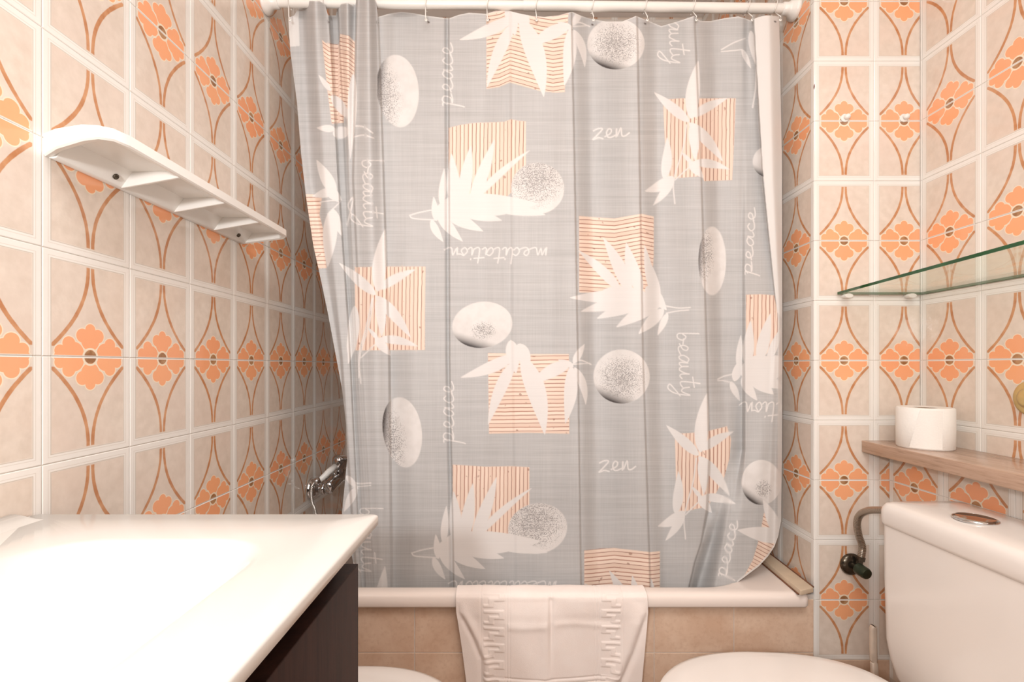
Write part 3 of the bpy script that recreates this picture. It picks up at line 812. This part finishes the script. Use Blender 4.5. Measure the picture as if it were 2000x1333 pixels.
# folds
fz = np.clip((-.575-TZ)/.05, 0, 1)
xn = TX
def ridge(x, c, wd): return np.exp(-((x-c)/wd)**2)
off = .006*fz*np.sin(xn*17+1.2)
cz = np.clip((-.60-TZ)/.02, 0, 1)*np.clip((TZ+.75)/.06, 0, 1)
off += -.006*ridge(xn, .095, .006)*(np.clip((-.553-TZ)/.02, 0, 1))*np.clip((TZ+.76)/.1, 0, 1)+.004*ridge(xn, .082, .014)*fz
lc = np.interp(TZ, [-.94, -.72, -.67, -.60], [-.072, -.075, -.095, -.130]); off += (-.005*ridge(xn, lc, .007)+.006*ridge(xn, lc+.014, .012))*fz
rc = np.interp(TZ, [-.94, -.78, -.70, -.60], [.260, .268, .300, .330]); off += (-.006*ridge(xn, rc, .008)+.007*ridge(xn, rc-.020, .016))*fz
sg = np.interp(TZ, [-.66, -.640, -.632, -.625], [0, .0, 1, .4])*0
bz = -.632-.004*np.sin((xn+.02)*30); off += .0020*np.exp(-((TZ-bz)/.009)**2)*((xn > -.01) & (xn < .26))*np.clip(np.abs(xn-.095)/.02, 0, 1)
# woven relief
rel = np.zeros_like(TX)
sarc = vv+0*uu
unit = .0415
key = np.array([[1,1,1,1,1],[0,0,0,0,1],[1,1,1,0,1],[1,0,0,0,1],[1,1,1,1,1],[0,0,0,0,0]], float)[:, :4]
key = np.array([[0,1,1,1],[0,1,0,0],[0,1,0,1],[1,1,0,1],[1,0,0,1],[1,0,1,1],[0,0,1,0],[0,0,0,0]], float)
key = np.array([[1,1,1,1],[0,0,0,1],[0,1,1,1],[0,1,0,0],[1,1,0,0],[0,0,0,0]], float)
def band(x0, x1, mir):
    a = (TX-x0)/(x1-x0)
    inside = (a > 0) & (a < 1)
    if mir: a = 1-a
    r_ = ((sarc % unit)/unit*6).astype(int) % 6; c_ = np.clip((a*4).astype(int), 0, 3)
    return np.where(inside, key[r_, c_], 0)
front = np.clip((sarc-.086)/.002, 0, 1)
bot_s = T-(.93-.787)
botz = sarc > bot_s
k1 = np.maximum(band(-.0690, -.0190, False), band(.2185, .2640, True))*(~botz)
rel += .0017*k1*front
for xs_ in (-.076, -.012, .211, .271, -.005, .204):
    rel += -.0016*ridge(TX, xs_, .0012)
for k in (0, .012):
    rel += -.0022*ridge(sarc, bot_s-.012-k+.004*np.sin(TX*14), .0022)*((TX > -.07) & (TX < .26))
rel += np.where(botz & (TX > -.02) & (TX < .205), .0022*key[((np.abs(TX)*1000/41.5*6).astype(int)) % 6, np.clip(((sarc-bot_s)/.04*4).astype(int), 0, 3)]*((sarc-bot_s) < .04), 0)
# smooth relief a bit
for _ in range(2):
    rel = (rel+np.roll(rel, 1, 0)+np.roll(rel, -1, 0)+np.roll(rel, 1, 1)+np.roll(rel, -1, 1))/5
tx = np.gradient(TY, axis=0); tz = np.gradient(TZ, axis=0); ln = np.hypot(tx, tz)+1e-9
nY, nZ = tz/ln, -tx/ln         # outward (towards the room / up)
amp = (off+rel)+.0018+.0006*np.sin(TX*60+TZ*35)
TY2 = TY+nY*amp; TZ2 = TZ+nZ*amp
co = np.stack([TX, TY2, TZ2+H], -1).reshape(-1, 3)
def gridmesh(name, co, nx, ny, mat):
    idx = (np.arange(ny-1)[:, None]*nx+np.arange(nx-1)[None, :]).reshape(-1)
    q = np.stack([idx, idx+1, idx+nx+1, idx+nx], -1).astype(np.int32)
    me = bpy.data.meshes.new(name); me.vertices.add(len(co)); me.vertices.foreach_set('co', co.astype(np.float32).ravel())
    me.loops.add(len(q)*4); me.polygons.add(len(q)); me.loops.foreach_set('vertex_index', q.ravel())
    me.polygons.foreach_set('loop_start', np.arange(0, len(q)*4, 4, dtype=np.int32)); me.update(calc_edges=True)
    me.polygons.foreach_set('use_smooth', np.ones(len(q), bool)); me.materials.append(mat)
    return me
tw = link('bath_mat', gridmesh('bath_mat', co, NU, NV, MT_terry))
tw['label'] = 'pale pink terry bath mat with greek key relief hung over the tub rim'; tw['category'] = 'bath mat'
sm = tw.modifiers.new('thick', 'SOLIDIFY'); sm.thickness = .0016; sm.offset = -1 if False else 1

# ------------------------------------------------------------------ vanity
van = thing('vanity_unit', 'dark wood vanity with white moulded basin top against left wall', 'vanity', loc=(-.4, .25, 0))
VX0, VX1, VY0, VY1 = XL+.0015, -.1795, -.155, .6456
zt = -.200
def vo(d, z): return rrect(VX0+.0001, VX1-d, VY0+d, VY1-d, .006, Z(z), 8)
def vi(dx, dy, r, z): return rrect(-.520-dx, -.274+dx, .02-dy, .540+dy, r, Z(z), 8)
loops = [vo(.002, -.214), vo(0, -.2125), vo(0, -.203), vo(.0008, -.201), vo(.003, zt),
         vi(.014, .014, .075, zt), vi(.008, .008, .07, zt-.0012), vi(.002, .002, .065, zt-.005), vi(-.004, -.010, .062, zt-.012), vi(-.012, -.040, .06, zt-.034), vi(-.026, -.100, .058, zt-.068), vi(-.050, -.160, .045, zt-.094), vi(-.085, -.200, .03, zt-.108), vi(-.11, -.225, .012, zt-.114)]
v, f = loft(loops, False, True)
part('basin_top', v, f, MT_acrylic, van, smooth=True, auto=1.2)
# low upstand against the wall
pr = [(VX0, zt-.004), (VX0, zt+.0095), (VX0+.006, zt+.0095), (VX0+.014, zt+.008), (VX0+.022, zt+.003), (VX0+.032, zt+.0002), (VX0+.032, zt-.004)]
v, f = loft([[(x, y, Z(z)) for x, z in pr] for y in (VY0, .612, .622)][0:3])
v = [(x, y, z if y < .62 else min(z, Z(zt)+(z-Z(zt))*.25)) for x, y, z in v]
part('upstand', v, f, MT_acrylic, van, smooth=True, auto=.9)
v, f = lathe([(0, 0), (.021, 0), (.022, .002), (.016, .003), (.014, .0015), (0, .001)], (-.40, .27, Z(zt-.1142)), (0, 0, 1), 28)
part('drain', v, f, MT_chrome, van, smooth=True)
box('carcass', XL+.002, -.226, -.14, .605, .10, Z(-.335), MT_black, van)
box('recess_rail', -.238, -.226, -.14, .612, Z(-.334), Z(-.2145), MT_black, van)
box('end_rail', XL+.002, -.239, .590, .605, Z(-.334), Z(-.2145), MT_black, van)
box('side_panel', XL+.002, -.222, .606, .622, .10, Z(-.258), MT_wenge, van, .0008)
for y0, y1 in ((.236, .622), (-.15, .233)):
    box('door', -.2215, -.2000, y0, y1, .12, Z(-.2575), MT_wenge, van, .0012)
for yy in (-.08, .55):
    v, f = lathe([(.018, 0), (.018, .02), (.012, .03), (.012, .1)], (-.30, yy, 0), (0, 0, 1), 16); part('foot', v, f, MT_chrome, van, smooth=True)

# ------------------------------------------------------------------ white wall shelf (left)
sh = thing('ribbed_wall_shelf', 'white ceramic bathroom shelf with ribbed underside fixed to left tiled wall', 'shelf', loc=(XL, .9, Z(.3)))
W0 = XL+.0003; XF_ = -.5285; ya, yb_ = .640, 1.135
outline = [(W0, .655), (W0+.03, .641), (W0+.075, .630), (XF_-.020, .632), (XF_-.006, .641), (XF_, .662), (XF_, 1.115), (XF_-.004, 1.128), (XF_-.014, 1.134), (W0, 1.136)]
cx, cy = -.586, .888
def shr(k, z): 
    return [((W0 if abs(x-W0) < 1e-6 else x-k), (y+k if y < cy else y-k), Z(z)) for x, y in outline]
v, f = loft([shr(.004, .3135), shr(.004, .3165), shr(.0012, .3190), shr(.005, .320)], True, True)
part('plate', v, f, MT_shelfwhite, sh, smooth=True, auto=.9)
# rim running round the open sides, deeper towards the wall
ol = outline[:]; v = []; f = []
rimz = [.2885, .2925, .298, .3015, .3025, .3028, .3028, .3025, .3000, .2885]
inn = [(W0, .665), (W0+.03, .651), (W0+.073, .641), (XF_-.025, .643), (XF_-.014, .650), (XF_-.0095, .668), (XF_-.0095, 1.110), (XF_-.013, 1.120), (XF_-.020, 1.1265), (W0, 1.1285)]
for (xo, yo), (xi, yi), zb in zip(ol, inn, rimz):
    v += [(xo, yo, Z(.3185)), (xo, yo, Z(zb+.002)), ((xo*.75+xi*.25), (yo*.75+yi*.25), Z(zb)), (xi, yi, Z(zb+.0012)), (xi, yi, Z(.3140))]
for k in range(len(ol)-1):
    for j in range(4): f.append((k*5+j, k*5+j+1, (k+1)*5+j+1, (k+1)*5+j))
f.append((4, 3, 2, 1, 0)); n_ = (len(ol)-1)*5; f.append((n_, n_+1, n_+2, n_+3, n_+4))
part('rim', v, f, MT_shelfwhite, sh, smooth=True, auto=.7)
pr = [(W0, .3140), (W0, .2885), (W0+.007, .2878), (W0+.011, .2890), (W0+.030, .3140)]
v, f = loft([[(x, y, Z(z)) for x, z in pr] for y in (.662, 1.130)])
part('back_rail', v, f, MT_shelfwhite, sh, bevel=.001)
for y in (.776, .897, 1.016):
    tri = [(W0+.004, .3138), (W0+.004, .2888), (W0+.012, .2882), (XF_-.008, .3026), (XF_-.004, .3138)]
    v, f = loft([[(x, yy+(.0 if x < -.6 else -.006), Z(z)) for x, z in tri] for yy in (y-.003, y+.003)])
    part('rib', v, f, MT_shelfwhite, sh, bevel=.001)
for y in (.752, 1.09):
    n_ = Vector((.797, 0, -.604)).normalized(); p = Vector((W0+.0185, y, Z(.2985)))
    v, f = lathe([(0, 0), (.0046, 0), (.0046, .002), (.003, .0032), (.0022, .0024), (0, .0024)], p, n_, 18); part('screw', v, f, MT_oldchrome, sh, smooth=True)

# ------------------------------------------------------------------ glass shelf (right)
gs = thing('glass_shelf', 'green-edged clear glass corner shelf held by white pegs on right wall', 'glass shelf', loc=(.9, .95, Z(.18)))
q = [(.8095, 1.1885), (.742, .66), (XR-.002, .66), (XR-.002, 1.1885)]
z0, z1 = .1772, .1835
v = [(x, y, Z(z)) for z in (z0, z1) for x, y in q]; n = 4
f = [(3, 2, 1, 0), (4, 5, 6, 7)]+[(i, (i+1) % 4, 4+(i+1) % 4, 4+i) for i in range(4)]
o = part('glass_pane', v, f, [MT_glass, MT_gedge], gs)
for p in o.data.polygons:
    if abs(p.normal.z) < .5: p.material_index = 1
def peg(x, y, dirn):
    X = Vector((x, y, Z(z0-.0042)))
    v, f = lathe([(0, 0), (.0075, 0), (.0075, .009), (.0105, .0095), (.0105, .0195), (.0095, .021), (0, .021)], X, dirn, 20)
    v = [(a, b, X.z+(c-X.z)*.55) for a, b, c in v]
    part('peg', v, f, MT_plastic, gs, smooth=True, auto=.8)
peg(.830, YP, (0, -1, 0)); peg(.9865, YP, (0, -1, 0)); peg(XR, .9, (-1, 0, 0)); peg(XR, .72, (-1, 0, 0))

# ------------------------------------------------------------------ wooden shelf board on the boxed ledge
wsf = thing('wood_shelf', 'thick grey-brown wood board shelf running along right wall above the cistern', 'shelf', loc=(.95, .8, Z(-.2)))
q = [(.8745, YP-.001), (.8745-.012, .30), (XR-.001, .30), (XR-.001, YP-.001)]
v, f = loft([[(x, y, Z(-.2155)) for x, y in q], [(x, y, Z(-.1865)) for x, y in q]])
part('board', v, f, MT_wood, wsf, bevel=.0015)

# toilet roll
tr = thing('toilet_roll', 'full white toilet paper roll standing on end on the wood shelf', 'toilet paper', loc=(.944, 1.092, Z(-.1865)))
R_ = .0525; hz = .092
v, f = lathe([(.0215, .001), (.0505, 0), (R_, .002), (R_+.0004, hz*.5), (R_, hz-.002), (.0505, hz), (.0215, hz-.001)], (.944, 1.092, Z(-.1863)), (0, 0, 1), 64, cap=False)
nl = 7*64
f += [(6*64+i, 6*64+(i+1) % 64, (i+1) % 64, i) for i in range(64)]
part('paper', v, f, MT_paper, tr, smooth=True, auto=.8)
v, f = lathe([(.0205, .001), (.0213, .001), (.0213, hz-.002), (.0205, hz-.002)], (.944, 1.092, Z(-.1863)), (0, 0, 1), 40, cap=False)
f += [(3*40+i, 3*40+(i+1) % 40, (i+1) % 40, i) for i in range(40)]
part('cardboard_core', v, f, MT_card, tr, smooth=True)
# loose end of the outer sheet: a thin wrap lying on the roll
ar = [math.radians(a) for a in np.linspace(200, 262, 16)]
v = []; 
for k, a in enumerate(ar):
    rr = R_+.0012
    tz0 = .004+(.030 if False else 0)*k
    v += [(.944+rr*math.cos(a), 1.092+rr*math.sin(a), Z(-.1863)+.003), (.944+rr*math.cos(a), 1.092+rr*math.sin(a), Z(-.1863)+max(.006, hz-.004-.0*k) if k > 5 else Z(-.1863)+.006+k*.0165)]
f = [(2*i, 2*i+2, 2*i+3, 2*i+1) for i in range(15)]
part('loose_sheet', v, f, MT_paper, tr, smooth=True)

# ------------------------------------------------------------------ toilet
to = thing('toilet', 'white close-coupled toilet with lid closed and push-button cistern against right wall', 'toilet', loc=(.6, .83, 0))
YC = .83
# cistern body
def cr(x0, x1, hw, r, z): return rrect(x0, x1, YC-hw, YC+hw, (.012, r, r, .012), Z(z), 8)
XB = XG-.002
loops = [cr(.80, XB, .150, .03, -.665), cr(.792, XB, .160, .035, -.655), cr(.785, XB, .172, .035, -.635), cr(.7815, XB, .180, .032, -.605), cr(.780, XB, .1842, .028, -.57), cr(.7795, XB, .185, .022, -.44), cr(.779, XB, .185, .022, -.333)]
v, f = loft(loops, True, True); part('cistern', v, f, MT_ceramic, to, smooth=True, auto=1.0)
loops = [cr(.782, XB, .1815, .02, -.3335), cr(.777, XB+.0005, .1865, .022, -.332), cr(.7745, XB+.0005, .1885, .024, -.326), cr(.7745, XB+.0005, .1885, .024, -.305),
         cr(.776, XB+.0005, .187, .024, -.296), cr(.781, XB, .182, .022, -.2885), cr(.789, XB, .174, .02, -.285), cr(.82, XB-.02, .14, .02, -.281), cr(.85, XB-.05, .09, .02, -.2795)]
v, f = loft(loops, True, True); part('cistern_lid', v, f, MT_ceramic, to, smooth=True, auto=1.0)
v, f = lathe([(0, 0), (.031, 0), (.0325, .002), (.032, .0045), (.028, .0062), (.0275, .0055), (0, .0072)], (.842, .868, Z(-.2812)), (0, 0, 1), 40)
o = part('flush_button', v, f, MT_chrome, to, smooth=True, auto=1.2); o['label'] = 'oval chrome flush button'
# seat and lid
def D(scale_x0, x1, hw, z, nose=1.0, n=56):
    pts = []
    x0 = scale_x0; xm = x0+.235*nose
    for i in range(n):
        a = 2*math.pi*i/n
        ca, sa = math.cos(a), math.sin(a)
        if ca < 0: X = xm+(xm-x0)*(-(abs(ca)**.92)); Yy = hw*math.copysign(abs(sa)**.92, sa)
        else: X = xm+(x1-xm)*(abs(ca)**.62); Yy = hw*math.copysign(abs(sa)**.62, sa)*(1-.10*max(0, (X-xm)/(x1-xm))**1.5)
        pts.append((X, YC+Yy, Z(z)))
    return pts
x0 = .262; x1 = .732
v, f = loft([D(x0+.004, x1-.002, .180, -.6405), D(x0, x1, .184, -.638), D(x0, x1, .184, -.628), D(x0+.004, x1-.002, .180, -.6255)], True, True)
part('seat', v, f, MT_ceramic, to, smooth=True, auto=1.2)
v, f = loft([D(x0+.002, x1, .183, -.6245), D(x0-.002, x1+.002, .1865, -.622), D(x0-.002, x1+.002, .1865, -.612), D(x0+.001, x1, .1835, -.6065), D(x0+.008, x1-.005, .176, -.6035), D(x0+.03, x1-.02, .155, -.6015), D(x0+.09, x1-.07, .09, -.600)], True, True)
part('lid', v, f, MT_ceramic, to, smooth=True, auto=1.2)
v, f = loft([rrect(.36, XB-.05, YC-.10, YC+.10, .06, 0.001), rrect(.37, XB-.06, YC-.095, YC+.095, .06, .10), rrect(.40, XB-.06, YC-.10, YC+.10, .07, .20), D(.31, .76, .16, .32-H), D(.27, .76, .178, .375-H), D(.268, .76, .180, -.6415)] if False else
            [D(.40, .74, .10, .001-H), D(.40, .74, .10, .10-H), D(.38, .75, .115, .2-H), D(.31, .76, .155, .31-H), D(.275, .77, .176, .37-H), D(.268, .775, .180, -.6415)], True, True)
part('bowl', v, f, MT_ceramic, to, smooth=True, auto=1.2)
box('cistern_support', .70, XB, YC-.12, YC+.12, .30, Z(-.655), MT_ceramic, to, .02)
for yy in (YC-.08, YC+.08):
    v, f = lathe([(.012, 0), (.014, .002), (.014, .018), (.010, .022), (0, .022)], (.748, yy, Z(-.6405)), (0, 0, 1), 20); part('hinge', v, f, MT_ceramic, to, smooth=True)

# ------------------------------------------------------------------ bidet
bd = thing('bidet', 'white ceramic bidet just visible beyond the vanity door at the bottom edge', 'bidet', loc=(-.35, .85, 0))
YC_, XBb = .845, 0
def Dm(x0, x1, hw, z, n=56):
    pts = []
    xm = x1-.22
    for i in range(n):
        a = 2*math.pi*i/n; ca, sa = math.cos(a), math.sin(a)
        if ca > 0: X = xm+(x1-xm)*abs(ca)**.9; Yy = hw*math.copysign(abs(sa)**.9, sa)
        else: X = xm-(xm-x0)*abs(ca)**.5; Yy = hw*math.copysign(abs(sa)**.5, sa)
        pts.append((X, YC_+Yy, Z(z)))
    return pts
x1b = -.085
v, f = loft([Dm(-.55, x1b-.12, .10, .001-H), Dm(-.55, x1b-.11, .10, .12-H), Dm(-.58, x1b-.06, .13, .26-H), Dm(-.60, x1b-.008, .178, .36-H), Dm(-.60, x1b, .184, -.652), Dm(-.60, x1b-.003, .181, -.645), Dm(-.60, x1b-.010, .174, -.642),
             Dm(-.50, x1b-.042, .142, -.642), Dm(-.495, x1b-.05, .134, -.648), Dm(-.48, x1b-.07, .11, -.72), Dm(-.42, x1b-.12, .06, -.77)], True, True)
part('bowl', v, f, MT_ceramic, bd, smooth=True, auto=1.2)
v, f = lathe([(.022, 0), (.020, .03), (.017, .05), (.012, .07), (0, .072)], (-.555, YC_, Z(-.643)), (0, 0, 1), 24); part('tap', v, f, MT_chrome, bd, smooth=True)
v, f, u = tube(catmull([(-.555, YC_, Z(-.60)), (-.51, YC_, Z(-.59)), (-.475, YC_, Z(-.605))]), .008, 12); part('spout', v, f, MT_chrome, bd, smooth=True)

# ------------------------------------------------------------------ angle valve and hose on the pier
av = thing('angle_valve', 'tarnished angle stop valve with round rosette on the pier beside the cistern', 'valve', loc=(.84, YP, Z(-.5)))
P0 = Vector(px(1661, 1102, YP)); 
v, f = lathe([(0, 0), (.0265, 0), (.0275, .003), (.024, .008), (.015, .012), (0, .013)], P0, (0, -1, 0), 32)
o = part('rosette', v, f, MT_oldchrome, av, smooth=True)
P1 = P0+Vector((.0, -.024, 0))
v, f = lathe([(.0085, 0), (.0085, .018), (.0105, .019), (.0105, .022)], P0+Vector((0, -.006, 0)), (0, -1, 0), 20); part('valve_body', v, f, MT_oldchrome, av, smooth=True, auto=.8)
v, f = lathe([(.0100, 0), (.0138, .002), (.0142, .007), (.0138, .025), (.012, .029), (.0, .030)], P1, (.12, -1, -.14), 14); o = part('handle', v, f, MT_green, av, smooth=True, auto=.5); o['label'] = 'dark green capped handle'
P2 = P0+Vector((.006, -.022, .006))
v, f = lathe([(.0065, 0), (.0065, .010), (.0092, .011), (.0092, .021), (.0065, .022)], P2, (.25, 0, 1), 6); part('nut', v, f, MT_oldchrome, av)
a = P2+Vector((.005, 0, .020))
hose = [a, px(1684, 1068, 1.172), px(1677, 1045, 1.168), px(1674, 1022, 1.160), px(1680, 1006, 1.145), px(1696, 998, 1.11), px(1718, 997, 1.06), px(1745, 1000, 1.012)]
v, f, u = tube(catmull(hose, 8), .0080, 14); part('supply_hose', v, f, MT_hose, av, smooth=True, uvs=u)

# brush handle between pier and cistern
br = thing('toilet_brush', 'slim off-white plastic brush handle upright between pier wall and cistern', 'toilet brush', loc=(.868, 1.13, 0))
cx_, cy_ = .8505, 1.125
def orr(z, w_, dx=0): return [(x, y, Z(z)) for x, y, _ in rrect(cx_+dx-w_, cx_+dx+w_, cy_-.006, cy_+.006, .0045, 0, 4)]
v, f = loft([orr(-.98, .008, .008), orr(-.78, .0078, .006), orr(-.700, .0075, .002), orr(-.6985, .0058, .002), orr(-.695, .0058, .001), orr(-.694, .0072, .001), orr(-.66, .0075, 0), orr(-.618, .0072, 0), orr(-.6135, .006, 0), orr(-.612, .003, 0)], True, True)
part('handle', v, f, MT_oldplastic, br, smooth=True, auto=.7)
v, f = lathe([(.045, 0), (.047, .01), (.040, .11), (.036, .112), (.036, .02), (0, .015)], (cx_+.008, cy_-.0, 0.001), (0, 0, 1), 28, cap=True); part('holder', v, f, MT_oldplastic, br, smooth=True)

# ------------------------------------------------------------------ bath mixer on the left wall behind the curtain edge
mx_ = thing('bath_mixer', 'chrome bath mixer tap with hand shower on left wall beside curtain edge', 'tap', loc=(XL, 1.58, Z(-.39)))
for yy in (1.525, 1.675):
    zc = -.392
    v, f = lathe([(0, 0), (.034, 0), (.035, .004), (.030, .012), (.020, .020), (.015, .022), (.015, .03)], (XL, yy, Z(zc)), (1, 0, 0), 32); part('rosette', v, f, MT_chrome, mx_, smooth=True)
    v, f, u = tube(catmull([(XL+.02, yy, Z(zc)), (XL+.038, yy, Z(zc)), (XL+.056, yy+(.0 if yy < 1.6 else -.0), Z(zc+.006))]), .0135, 18); part('connector', v, f, MT_chrome, mx_, smooth=True)
    v, f = lathe([(.0165, 0), (.0185, .002), (.0185, .012), (.0165, .014)], (XL+.034, yy, Z(zc)), (1, 0, 0), 24); part('nut', v, f, MT_chrome, mx_, smooth=True)
v, f, u = tube(catmull([(XL+.058, 1.510, Z(-.388)), (XL+.062, 1.55, Z(-.380)), (XL+.064, 1.60, Z(-.374)), (XL+.062, 1.65, Z(-.380)), (XL+.058, 1.69, Z(-.388))]), [.012]+[.021]*31+[.012], 20); part('mixer_body', v, f, MT_chrome, mx_, smooth=True)
v, f = lathe([(.019, 0), (.0225, .004), (.0225, .03), (.020, .034), (.0205, .036), (.0235, .040), (.0235, .066), (.019, .074), (0, .077)], (XL+.066, 1.585, Z(-.372)), (.12, -.05, 1), 28); part('lever_cap', v, f, MT_chrome, mx_, smooth=True)
v, f, u = tube([(XL+.075, 1.575, Z(-.308)), (XL+.13, 1.55, Z(-.296))], [.007, .0055], 12); part('lever', v, f, MT_chrome, mx_, smooth=True)
v, f, u = tube([px(624, 939, 1.49), px(630, 934, 1.495), px(641, 923, 1.51), px(655, 912, 1.535)], [.0085, .009, .010, .011], 16); part('hand_shower', v, f, MT_plastic, mx_, smooth=True)
v, f, u = tube([px(613, 943, 1.480), px(625, 938, 1.489)], .0100, 16); part('hose_nut', v, f, MT_chrome, mx_, smooth=True)
v, f, u = tube(catmull([px(614, 943, 1.480), px(610, 950, 1.470), px(608, 965, 1.465), px(611, 985, 1.460), px(618, 1010, 1.455), (XL+.075, 1.44, Z(-.66)), (XL+.11, 1.45, Z(-.80))], 10), .0046, 12); part('shower_hose', v, f, MT_shose, mx_, smooth=True, uvs=u)

# ------------------------------------------------------------------ small things on the walls
for i, (x, lab) in enumerate(((650, 'white plastic wall plug on the pier, the one nearer the shower curtain'), (765, 'white plastic wall plug on the pier, the one nearer the room corner'))):
    p = Vector(px(1000+x, 231, YP))
    pl = thing('wall_plug', lab, 'wall plug', 'wall plugs above the glass shelf', tuple(p))
    v, f = lathe([(0, 0), (.0105, 0), (.0105, .0015), (.0085, .0022), (.006, .0022)], p, (0, -1, 0), 24); part('collar', v, f, MT_brass if False else MT_plastic, pl, smooth=True)
    v, f = lathe([(.0062, 0), (.0068, .005), (.0062, .010), (.003, .0125), (0, .013)], p, (.9, -1, .45), 20); part('plug', v, f, MT_plastic, pl, smooth=True)
kb = thing('brass_disc', 'round pale brass disc fixed to right wall above the toilet roll', 'disc', loc=(XR, .937, Z(-.064)))
v, f = lathe([(0, 0), (.034, 0), (.035, .003), (.030, .006), (.022, .0065), (.020, .012), (.012, .018), (0, .019)], (XR, .937, Z(-.064)), (-1, 0, 0), 36)
part('plate', v, f, MT_brass, kb, smooth=True, auto=.9)
